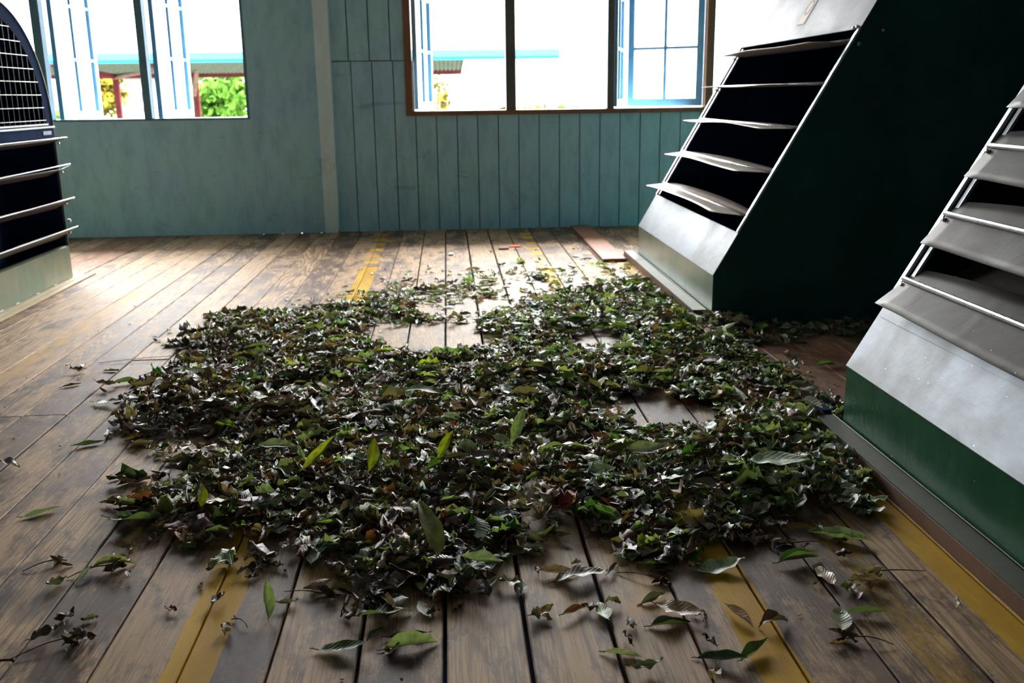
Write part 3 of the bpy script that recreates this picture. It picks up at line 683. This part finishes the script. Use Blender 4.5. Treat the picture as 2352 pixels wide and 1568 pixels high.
ROWS = """0000000000000000000000000000000000000000000000000000000000000000000000000000000000
0000000000000000000000000000000000000000000000000000000000000000000000000000000000
0000000000000000000000000000000000000000000000000000000000000000000000000000000000
0000000000000000000000000000000000000000000000000000000000000000000000000000000000
0000000000000000000000000025510420000000000000000000000000000000000000000000000000
0000000000000000000000000025528750000000000000000000000000000000000000000000000000
0000000000000000000000000046888870000144000000000000000000000000000000000000000000
0000000000000000000003220078888882002688600000000000000000000000000000000000000000
0000000000000000000023332888888884006888884000000000000000000000000000000000000000
0000000000000000000033468888888888448888888602400000000000000000000000000000000000
0000000000000000000058888889999999999999999978880000000000000000000000000000000000
0000000000000000000688888899999999999999999999882000000000000000000000000000000000
0000000000000000028888888899999999999999999999986000000000000000000000000000000000
0000000000000000088888888899999999999999999999988000000000000000000000000000000000
0000000000000000488888888999999999999999999999988000000000000000000000000000000000
0000000000000000441888888999999999999999888888888000000000000000000000000000000000
0000000000000001431888889999998888888888888888888000000000000000000000000000000000
0000000000000001143888888888888888888888888888888000000000000000000000000000000000
0000000000000001148888888888888888888888888888888000000000000000000000000000000000
0000000000000011168888888888888888888888888888888882000000000000000000000000000000
0000000000000011466688888864488888888888624688888884000000000000000000000000000000
0000000000000013444458888841488888888888200048888888000000000000000000000000000000
0000000000000138456667888886688888888886000028888888000000000000000000000000000000
0000000000000388888888888888888888888873000006888887100000000000000000000000000000
0000000000000888888999998888888889999732000004888883200000000000000000000000000000
0000000000000888999999999988888899999332000048888863300000000000000000000000000000
0000000000001899999999999938888899999348444888888873320000000000000000000000000000
0000000000014899999999999938888899999488888888888883320000000000000000000000000000
0000000000014899999999999548888899999888888888888883300000000000000000000000000000
0000000000114899999999999568888899999888888888888883300000000000000000000000000000
0000000001114899999999999488888899999888888888888883300000000000000000000000000000
0000000001114899999999999888888899999888888888888882200000000000000000000000000000
0000000011114899999999999888888889999888888888888842200000000000000000000000000000
0000000111114899999999998888888889998888888889888842200000000000000000000000000000
0000000111114888888888888888888889888888889999888842100000000000000000000000000000
0000000111111888888888888888888888888888888999888840000000000000000000000000000000
0000000111111888888888888888888888888888888999988841210000000000000000000000000000
0000000111111888888888888888442288888864004999988846443000000000000000000000000000
0000000111111888888888888864000048888840004999988888544310000000000000000000000000
0000000011114888888888888521000006888880004999988888644442243000000000000000000000
0000000011138888888888888221000004889982004999988888644444444200000000000000000000
0000000011168888888888888221000004899986008999988888744444444410000000000000000000
0000000011188888888888888221000004899988648888888888844444444430000000000000000000
0000000001148888888888885221000008899988888888888888844444444441000000000000000000
0000000001118888888888885221000008899988888888888000000000000000000000000000000000
0000000000113888888888885221000008899998888888888000000000000000000000000000000000
0000000000111888888888884223432516889998888888888000000000000000000000000000000000
0000000000014888888888885525864324889988888888888000000000000000000000000000000000
0000000000014888888888888888742222689888888888888000000000000000000000000000000000
0000000000008888888888888888522222288888888888888000000000000000000000000000000000
0000000000008888888888888887222222248888888888888000000000000000000000000000000000
0000000000022000046888888874222222226888888888888000000000000000000000000000000000
0000000000000000000458888744222222224788888888888000000000000000000000000000000000
0000000000000000012222557444233222224578888666886000000000000000000000000000000000
0000000000000000122222224444244444423456876555565000000000000000000000000000000000
0000000000000000122222224444344444422245655555555000000000000000000000000000000000
0000000000000000022222224444344444422223555555555000000000000000000000000000000000
0000000000000000012222224444344444422222245555555000000000000000000000000000000000
0000000000000000001222223444344444422222224555555000000000000000000000000000000000
0000000000000000001112223444444444422222222555555000000000000000000000000000000000
0000000000000000000111222444444444422222222555555000000000000000000000000000000000
0000000000000000000111122444244444422222222244555000000000000000000000000000000000
0000000000000000000011112342222344422222222222224000000000000000000000000000000000
0000000000000000000011111222222223422222222222222000000000000000000000000000000000
0000000000000000000001111122222222222222222222222000000000000000000000000000000000
0000000000000000000001111122222222222222222222222000000000000000000000000000000000
0000000000000000000000111122222222222222222222222000000000000000000000000000000000
0000000000000000000000111122222222222222222222222000000000000000000000000000000000
0000000000000000000000011112222222222222222222222000000000000000000000000000000000
0000000000000000000000011112222221111111222222222000000000000000000000000000000000
0000000000000000000000001111111111111111111122222000000000000000000000000000000000
0000000000000000000000001111111111111111111111122000000000000000000000000000000000
0000000000000000000000000111111111111111111111111000000000000000000000000000000000
0000000000000000000000000000011111111111111111111000000000000000000000000000000000
0000000000000000000000000000000000111111111111111000000000000000000000000000000000
0000000000000000000000000000000000000000111111111000000000000000000000000000000000
0000000000000000000000000000000000000000000001111000000000000000000000000000000000
0000000000000000000000000000000000000000000000000000000000000000000000000000000000
0000000000000000000000000000000000000000000000000000000000000000000000000000000000
0000000000000000000000000000000000000000000000000000000000000000000000000000000000
0000000000000000000000000000000000000000000000000000000000000000000000000000000000
0000000000000000000000000000000000000000000000000000000000000000000000000000000000
0000000000000000000000000000000000000000000000000000000000000000000000000000000000
0000000000000000000000000000000000000000000000000000000000000000000000000000000000
0000000000000000000000000000000000000000000000000000000000000000000000000000000000
0000000000000000000000000000000000000000000000000000000000000000000000000000000000
0000000000000000000000000000000000000000000000000000000000000000000000000000000000
0000000000000000000000000000000000000000000000000000000000000000000000000000000000
0000000000000000000000000000000000000000000000000000000000000000000000000000000000
0000000000000000000000000000000000000000000000000000000000000000000000000000000000
0000000000000000000000000000000000000000000000000000000000000000000000000000000000
0000000000000000000000000000000000000000000000000000000000000000000000000000000000"""
HERO=[
(-1.04, 2.31, 'pale', 'roll', 0.075, 35.0, 'pale rolled leaf lying alone on the left floorboards, pointing up to the right'),
(-1.097, 2.809, 'green', 'roll', 0.07, 25.0, 'slim dark green rolled leaf alone on the boards left of the heap'),
(-1.259, 2.623, 'brown', 'crumple', 0.08, 10.0, 'brown crumpled leaf cut by the left edge of the photo'),
(-0.81, 1.961, 'pale', 'roll', 0.055, 80.0, 'small pale upright-pointing leaf beside the stalk of a crumpled sprig, lower left'),
(-0.856, 1.927, 'grey', 'crumple', 0.055, 60.0, 'small grey shrivelled leaf just below the dark sprig, lower left'),
(-0.762, 2.003, 'pale', 'fold', 0.075, 15.0, 'folded pale green leaf with dark tip, lower left boards'),
(-0.765, 2.084, 'brown', 'crumple', 0.06, -20.0, 'brown crumpled leaf just above the folded pale green leaf, lower left'),
(-0.711, 1.943, 'dark', 'crumple', 0.04, -70.0, 'tiny dark brown leaf scrap below the folded pale green leaf, lower left'),
(-0.803, 1.715, 'dark', 'crumple', 0.05, 30.0, 'dark brown crumpled leaf above the long twisted sprig in the bottom left'),
(-0.494, 1.822, 'dark', 'crumple', 0.05, 75.0, 'dark brown crumpled leaf lying on the left yellow stripe'),
(-0.389, 1.778, 'pale', 'fold', 0.07, 100.0, 'pale grey-green half-moon leaf standing out right of the left yellow stripe'),
(-0.351, 1.8, 'grey', 'crumple', 0.045, 10.0, 'small grey shrivelled leaf next to the long dark twig'),
(-0.219, 1.618, 'green', 'flat', 0.085, -5.0, 'broad glossy green leaf, nearest leaf to the bottom edge left of centre'),
(-0.149, 1.735, 'green', 'wave', 0.09, 15.0, 'large wavy dark green leaf above the broad glossy leaf, bottom centre-left'),
(-0.164, 1.666, 'dgreen', 'fold', 0.05, 60.0, 'small folded dark green leaf touching the broad glossy leaf'),
(-0.094, 1.625, 'pale', 'fold', 0.085, 10.0, 'long pale green folded leaf at the bottom, left of the wide floor gap'),
(-0.126, 1.623, 'brown', 'roll', 0.06, 70.0, 'brown dry leaf tucked against the long pale green folded leaf at the bottom'),
(-0.099, 1.66, 'dark', 'roll', 0.07, 5.0, 'thin dark brown curled leaf just above the long pale green folded leaf'),
(-0.072, 1.75, 'olive', 'flat', 0.055, 110.0, 'olive leaf with brown rim beside the third floor gap, bottom centre'),
(-0.062, 1.943, 'olive', 'flat', 0.11, 115.0, 'large olive leaf with a pale worn tip, propped on the front edge of the heap'),
(0.05, 1.874, 'pale', 'fold', 0.095, -35.0, 'pale leaf folded like a tent at the front edge of the heap'),
(0.126, 1.82, 'grey', 'flat', 0.05, 80.0, 'small squarish grey leaf at the right of the tent-folded leaf'),
(0.161, 1.717, 'tan', 'crumple', 0.06, 40.0, 'two-toned tan and brown crumpled leaf on a bare plank, bottom centre'),
(0.229, 1.72, 'rust', 'roll', 0.06, 35.0, 'rust-brown rolled leaf between the two-toned leaf and a pale green leaf'),
(0.283, 1.713, 'pale', 'flat', 0.065, 95.0, 'upright-pointing pale green leaf with clear veins on the middle floor gap'),
(0.259, 1.859, 'grey', 'wave', 0.1, 15.0, 'large grey veined shrivelled leaf on bare plank before the heap'),
(0.213, 1.883, 'tan', 'roll', 0.07, -5.0, 'tan pointed leaf tucked behind the large grey veined leaf'),
(0.331, 1.884, 'brown', 'roll', 0.06, 60.0, 'brown curled leaf with green tip right of the large grey veined leaf'),
(0.564, 1.87, 'pale', 'wave', 0.1, 15.0, 'large pale yellow-green veined leaf on top of the right yellow stripe'),
(0.744, 1.89, 'green', 'fold', 0.09, 15.0, 'fresh green folded leaf right of the right yellow stripe'),
(0.876, 1.993, 'pale', 'roll', 0.12, -28.0, 'long pale rolled leaf just in front of the heap, lower right'),
(0.772, 1.815, 'tan', 'wave', 0.075, 95.0, 'tan wrinkled leaf pointing straight up beside the brown sprig, lower right'),
(0.846, 1.774, 'tan', 'crumple', 0.06, -20.0, 'tan crumpled leaf topping the brown sprig, lower right'),
(0.738, 1.645, 'pale', 'flat', 0.075, 70.0, 'pale green pointed leaf below the brown sprig, lower right'),
(0.796, 1.661, 'green', 'fold', 0.065, -5.0, 'half-folded green leaf right of the pale pointed one, lower right'),
(0.802, 1.724, 'rust', 'crumple', 0.045, 80.0, 'reddish brown crumpled leaf between the sprig and the pale pointed leaf, lower right'),
(0.547, 1.67, 'tan', 'roll', 0.07, -70.0, 'tan rolled leaf lying along the right yellow stripe'),
(0.603, 1.641, 'brown', 'crumple', 0.06, 10.0, 'brown and dark green curled leaf across the right yellow stripe'),
(0.539, 1.548, 'green', 'fold', 0.075, 40.0, 'green leaf with bright underside on the right yellow stripe, near the bottom edge'),
(0.472, 1.526, 'dgreen', 'roll', 0.075, -15.0, 'narrow dark green leaf left of the right yellow stripe, near the bottom edge'),
(0.463, 1.584, 'dark', 'crumple', 0.045, 110.0, 'dark brown leaf scrap above the narrow dark green leaf, bottom right'),
(0.405, 1.655, 'dgreen', 'fold', 0.07, 5.0, 'dark green folded leaf with pale rim under a tan leaf, bottom right of centre'),
(0.434, 1.697, 'tan', 'wave', 0.085, -30.0, 'tan ribbed leaf lying over the dark green folded leaf'),
(0.392, 1.755, 'grey', 'fold', 0.055, 30.0, 'grey-green folded leaf beside a thin shrivelled sprig, bottom right of centre'),
(0.295, 1.562, 'pale', 'roll', 0.06, -20.0, 'small pale leaf with brown tip on the bottom boards right of centre'),
(0.313, 1.604, 'dark', 'crumple', 0.045, 100.0, 'dark shrivelled leaf just above the small pale leaf with brown tip'),
(0.329, 1.511, 'grey', 'crumple', 0.065, 15.0, 'grey-green crumpled leaf nearest the bottom edge right of centre'),
(0.446, 1.476, 'tan', 'crumple', 0.05, 60.0, 'tan crumpled leaf cut by the bottom edge beside the yellow stripe'),
(1.392, 3.4, 'bright', 'fold', 0.075, 10.0, 'bright green folded leaf alone on dark boards between the right-hand machines'),
(-1.424, 3.634, 'dark', 'crumple', 0.06, 10.0, 'dark crumpled leaf alone on the pale boards, farthest left scrap behind the heap'),
(-1.383, 3.447, 'brown', 'roll', 0.06, 35.0, 'brown curled leaf just in front of the farthest left dark scrap'),
(-1.193, 3.465, 'green', 'fold', 0.08, 25.0, 'green leaf with a raised pale tip left of the heap'),
(-1.242, 3.415, 'brown', 'crumple', 0.08, 15.0, 'brown shrivelled leaf joined to the green leaf with a raised pale tip'),
(-1.177, 3.206, 'olive', 'wave', 0.09, -20.0, 'olive curled leaf at the far left corner of the heap'),
(-0.101, 3.093, 'bright', 'flat', 0.11, -15.0, "bright yellow-green leaf lit through on top of the heap's centre"),
(0.298, 2.454, 'pale', 'wave', 0.12, -5.0, 'long pale green leaf lying flat on top of the heap, right of centre'),
(0.513, 2.418, 'pale', 'flat', 0.1, 5.0, 'second long pale green leaf on the heap, right of the first'),
(0.837, 2.29, 'pale', 'wave', 0.14, -10.0, 'very long pale ribbed leaf on the near right of the heap'),
(-0.76, 2.213, 'green', 'wave', 0.13, 15.0, 'long grey-green leaf drooping off the near left corner of the heap'),
(-0.356, 2.411, 'lime', 'roll', 0.11, 15.0, 'yellow-edged green leaf arching over the left half of the heap'),
(-0.219, 2.383, 'lime', 'fold', 0.08, 80.0, 'lit yellow-green folded leaf standing upright in the heap, left of centre'),
(-0.028, 2.439, 'lime', 'fold', 0.07, 50.0, 'yellow spotted leaf standing up in the front middle of the heap'),
(-0.504, 2.615, 'pale', 'flat', 0.09, -5.0, 'pale silvery leaf lying flat on the left half of the heap'),
(-0.616, 2.22, 'lime', 'flat', 0.05, 95.0, 'small yellow-brown leaf standing up in the near left corner of the heap'),
(-0.033, 2.088, 'red', 'crumple', 0.04, 80.0, 'small bright red leaf at the front edge of the heap'),
(0.176, 2.581, 'pale', 'fold', 0.1, 60.0, 'pale folded leaf leaning up in the middle of the heap'),
(0.713, 3.955, 'lime', 'flat', 0.08, -10.0, 'yellow-green leaf on the back ridge of the heap before the far machine')]
SPRIG=[
(-0.899, 2.024, 'brown', 200, 0.09, 'dark brown crumpled sprig with a long stalk on the lower left boards'),
(-0.75, 1.686, 'dark', 200, 0.13, 'long twisted dark sprig in the bottom left corner'),
(-0.44, 1.741, 'dark', -50, 0.05, 'small forked brown twig right of the left yellow stripe, near the bottom'),
(-0.282, 1.84, 'dark', 178, 0.12, 'straight dark twig with a rolled leaf, left of the front of the heap'),
(0.413, 1.832, 'dark', 160, 0.12, 'thin shrivelled sprig with wiry stalks, bottom right of centre'),
(0.748, 1.971, 'brown', 10, 0.11, 'brown shrivelled sprig right in front of the heap, below its right corner'),
(0.889, 1.808, 'tan', 15, 0.15, 'largest brown sprig with curled leaves and a stalk pointing right, lower right'),
(0.734, 1.572, 'dark', -25, 0.1, 'dark brown sprig on the floor gap below the pale pointed leaf, lower right'),
(-0.683, 2.316, 'green', -60, 0.13, 'long bent green stalk over the near left corner of the heap'),
(-0.768, 1.987, 'brown', 205, 0.12, 'thin brown stalk running from lower left up to a crumpled leaf'),
(-1.303, 3.789, 'brown', 5, 0.3, 'long thin straw lying over a plank joint behind the left of the heap'),
(-0.165, 1.775, 'brown', -60, 0.1, 'brown twiggy sprig in front of the heap, left of centre')]

CS = .06; GX, GY = -1.86, 1.5
D = np.array([[int(ch) for ch in row] for row in ROWS.split()], float)
def blur(a, n):
    for _ in range(n):
        p = np.pad(a, 1, mode='edge'); a = (p[:-2, 1:-1]+p[2:, 1:-1]+p[1:-1, :-2]+p[1:-1, 2:]+4*p[1:-1, 1:-1])/8
    return a
HT = blur(np.where(D >= 7, D, 0), 4)/9*.032
mound = np.zeros_like(HT)
for k in range(150):
    i, j = rng.integers(0, D.shape[0]), rng.integers(0, D.shape[1]); s = rng.uniform(1.0, 2.6)
    yy, xx = np.mgrid[0:D.shape[0], 0:D.shape[1]]; mound += rng.uniform(-.7, 1)*np.exp(-((yy-i)**2+(xx-j)**2)/(2*s*s))
for (mx, my, mh, ms) in ((.50, 4.05, 2.6, 1.7), (1.03, 4.0, 2.0, 2.2), (.35, 3.2, 1.5, 3.), (-.85, 3.1, 1.6, 3.5), (.62, 2.45, 1.6, 5), (-.1, 2.35, 1.5, 4), (1.0, 2.5, 1.6, 3), (-.70, 2.2, 1.3, 2), (1.22, 3.98, 2.2, 2.0), (.95, 3.5, 1.5, 2.2)):
    yy, xx = np.mgrid[0:D.shape[0], 0:D.shape[1]]; mound += mh*np.exp(-((yy-(my-GY)/CS)**2+(xx-(mx-GX)/CS)**2)/(2*ms*ms))
HT = HT*np.clip(1+.5*mound, .35, 3.2)
def sample(G, x, y):
    fx = (x-GX)/CS-.5; fy = (y-GY)/CS-.5; i = int(max(0, min(G.shape[0]-2, math.floor(fy)))); j = int(max(0, min(G.shape[1]-2, math.floor(fx))))
    a = min(1, max(0, fx-j)); b = min(1, max(0, fy-i))
    return (G[i, j]*(1-a)+G[i, j+1]*a)*(1-b)+(G[i+1, j]*(1-a)+G[i+1, j+1]*a)*b
FORMS = ['flat', 'wave', 'fold', 'roll', 'crumple']
def pick(x, y):
    gr = min(1, max(0, .5+(x+.1)*.55+(y-3.0)*.18))       # greener to the right and back
    u = rng.random()
    if u < .003: return 'red'
    if u < .026: return 'lime'
    if u < .026+.05*gr+.01: return 'bright'
    p = np.array([.20*gr+.01, .09, .10+.13*gr, .09, .44*(1.25-gr), .30*(1.2-gr), .11, .12, .10*(1.4-gr)]); p /= p.sum()
    return ['green', 'dgreen', 'pale', 'olive', 'brown', 'dark', 'grey', 'tan', 'rust'][rng.choice(9, p=p)]
PN = blur(rng.random(D.shape), 2); PN = np.clip((PN-PN.mean())/PN.std()*.40+1.0, .35, 1.9)
place = []
for i in range(D.shape[0]):
    for j in range(D.shape[1]):
        d = D[i, j]
        lam = [0, .22, .8, 1.7, 3.0, 4.5, 6, 8.5, 11.5, 14][int(d)]*PACK*(PN[i, j] if d > 4 else 1)
        for _ in range(rng.poisson(lam)):
            x = GX+(j+rng.random())*CS; y = GY+(i+rng.random())*CS
            if x > 1.085 and (y < 2.75 or y > 4.12): continue
            h = sample(HT, x, y); f = rng.random()**.55
            tnt = pick(x, y); form = FORMS[rng.choice(5, p=[.12, .22, .18, .14, .34] if tnt not in ('brown', 'dark', 'rust', 'tan') else [.03, .12, .10, .20, .55])]
            L = float(np.clip(rng.lognormal(math.log(.055), .40), .016, .115))
            if d <= 2: L *= .85
            steep = .15 if d < 5 else .24
            place.append([x, y, h*f, tnt, form, L, rng.uniform(0, 6.283), rng.normal(0, steep*.6), rng.normal(0, steep)])
for _ in range(70):
    x = rng.uniform(-.85, 1.0); y = rng.uniform(1.65, 2.25)
    if sample(D, x, y) > 2: continue
    t_ = ['brown', 'dark', 'rust', 'olive', 'grey', 'tan'][rng.integers(6)]
    place.append([x, y, 0, t_, 'crumple', rng.uniform(.02, .05), rng.uniform(0, 6.28), 0, 0])
# scattered crumbs on the open floor
for _ in range(150):
    x = rng.uniform(-1.9, 1.0); y = rng.uniform(1.5, 6.6)
    place.append([x, y, 0, ['dark', 'brown'][rng.integers(2)], 'crumple', rng.uniform(.006, .018), rng.uniform(0, 6.28), 0, 0])
for _ in range(26):
    x = rng.uniform(-.7, 1.0); y = rng.uniform(5.2, 6.4)
    place.append([x, y, 0, ['olive', 'grey', 'dark', 'pale'][rng.integers(4)], 'roll', rng.uniform(.03, .06), rng.uniform(0, 6.28), 0, 0])
FLOORZ = .0012
def world_leaf(p):
    x, y, h, tnt, form, L, yaw, pi_, ro = p
    v = leaf_verts(form, L, rng)
    if rng.random() < .35: v[:, 2] *= -1
    v = v @ rotm(yaw, pi_, ro).T
    lo = v[:, 2].min(); v = v+np.array([x, y, h-lo*(1. if h < .004 else .55)+FLOORZ])
    v[:, 2] = np.maximum(v[:, 2], FLOORZ)
    if x < 1.16: v[:, 0] = np.minimum(v[:, 0], 1.087 if (y < 2.75 or y > 4.1) else 9)
    return v
# the nearest ones on top of the heap become things of their own
score = []
for k, p in enumerate(place):
    if p[5] < .038 or p[1] > 3.2: continue
    h = sample(HT, p[0], p[1]); topness = (p[2]+.004)/(h+.004)
    if topness > .9: score.append((p[5]/p[1]*(1+2.5*p[2]), k))
score.sort(reverse=True)
NIND = 300-len(HERO)
ind = set(k for _, k in score[:NIND])
GN = {'green': 'green', 'dgreen': 'green', 'bright': 'green', 'lime': 'yellow', 'pale': 'pale', 'grey': 'pale', 'tan': 'brown', 'olive': 'olive', 'brown': 'brown', 'dark': 'brown', 'rust': 'brown', 'red': 'red'}
LAB = {'green': 'green leaf among many like it in the near half of the leaf heap', 'yellow': 'yellow-green leaf among others like it in the near half of the leaf heap', 'pale': 'pale grey-green leaf among many like it in the near half of the leaf heap',
       'brown': 'brown withered leaf among many like it in the near half of the leaf heap', 'olive': 'olive leaf among many like it in the near half of the leaf heap', 'red': 'small red leaf among the brown ones in the near half of the leaf heap'}
bulk, bt = [], []
for k, p in enumerate(place):
    v = world_leaf(p)
    if k in ind:
        c = np.array([p[0], p[1], v[:, 2].min()]); me = leaf_mesh('tea_leaf', (v-c)[None], jit(p[3], rng)[None])
        o = bpy.data.objects.new('tea_leaf', me); COL.objects.link(o); o.location = c
        g = GN[p[3]]; tag(o, LAB[g], 'leaf', g+' leaves in the near half of the heap')
    else: bulk.append(v); bt.append(jit(p[3], rng))
me = leaf_mesh('leaf_heap', np.array(bulk), np.array(bt)); o = bpy.data.objects.new('leaf_heap', me); COL.objects.link(o)
tag(o, 'broad heap of withered green and brown tea leaves spread over the floorboards', 'leaf heap', kind='stuff')
print('leaves', len(bulk), len(ind))
# single leaves
for (x, y, tnt, form, L, deg, lab) in HERO:
    L *= 1.22; v = leaf_verts(form, L, rng)
    onheap = sample(HT, x, y) if sample(D, x, y) > 4 else 0
    up = any(s in lab for s in ('standing', 'propped', 'upright in', 'leaning up', 'arching'))
    v = v @ rotm(math.radians(deg), (-.75 if up else rng.normal(0, .08)), (.5 if up else rng.normal(0, .22))).T
    lo = v[:, 2].min(); c = np.array([x, y, onheap+FLOORZ+(.012 if onheap > .004 else 0)])
    v[:, 2] -= lo
    me = leaf_mesh('tea_leaf', v[None], jit(tnt, rng, .12)[None]); o = bpy.data.objects.new('tea_leaf', me); COL.objects.link(o); o.location = c
    tag(o, lab, 'leaf'); sb = o.modifiers.new('subdivision', 'SUBSURF'); sb.levels = sb.render_levels = 1
    e0 = v[0*NC+2]; d = v[0*NC+2]-v[1*NC+2]; d = d/np.linalg.norm(d); e1 = e0+d*L*.12; e1[2] = max(.0005, e1[2])
    m = MB(); m.tube([tuple(e0-d*.004), tuple((e0+e1)/2+np.array([0, 0, .001])), tuple(e1)], .0011, 5, .0009); s = m.build('stalk', M['stalk_green'] if tnt in ('green', 'pale', 'bright', 'lime', 'dgreen') else M['stalk_brown']); s.parent = o
# sprigs
for (x, y, tnt, deg, L, lab) in SPRIG:
    a = math.radians(deg); e = empty('tea_sprig', (x, y, 0)); tag(e, lab, 'sprig'); d = np.array([math.cos(a), math.sin(a)]); pn = np.array([-d[1], d[0]])
    pts = []; h0 = sample(HT, x, y) if sample(D, x, y) > 4 else 0
    for q in range(7):
        t = q/6-.3; b = d*L*t+pn*L*.10*math.sin(3*t+deg); pts.append((x+b[0], y+b[1], h0+.003+.008*math.sin(math.pi*q/6)))
    m = MB(); m.tube(pts, .0018 if L < .2 else .0012, 6, .001); m.build('stalk', M['stalk_green'] if tnt == 'green' else M['stalk_brown'], e, smooth=True)
    if 'straw' in lab: continue
    for q in range({.05: 1}.get(L, 5 if tnt != 'green' else 2)):
        b = -d*L*rng.uniform(0, .35)+pn*L*rng.normal(0, .12); l = L*rng.uniform(.3, .5)
        v = leaf_verts('crumple' if rng.random() < .7 else 'roll', l, rng) @ rotm(a+rng.normal(0, .9), rng.normal(0, .3), rng.normal(0, .6)).T
        v[:, 2] -= v[:, 2].min()-.0015-h0
        v[:, 0] += b[0]; v[:, 1] += b[1]
        tn = tnt if rng.random() < .75 else ['brown', 'tan', 'olive', 'rust'][rng.integers(4)]
        me = leaf_mesh('leaf', v[None], jit(tn, rng)[None]); o = bpy.data.objects.new('leaf', me); COL.objects.link(o); o.parent = e; sb = o.modifiers.new('subdivision', 'SUBSURF'); sb.levels = sb.render_levels = 1
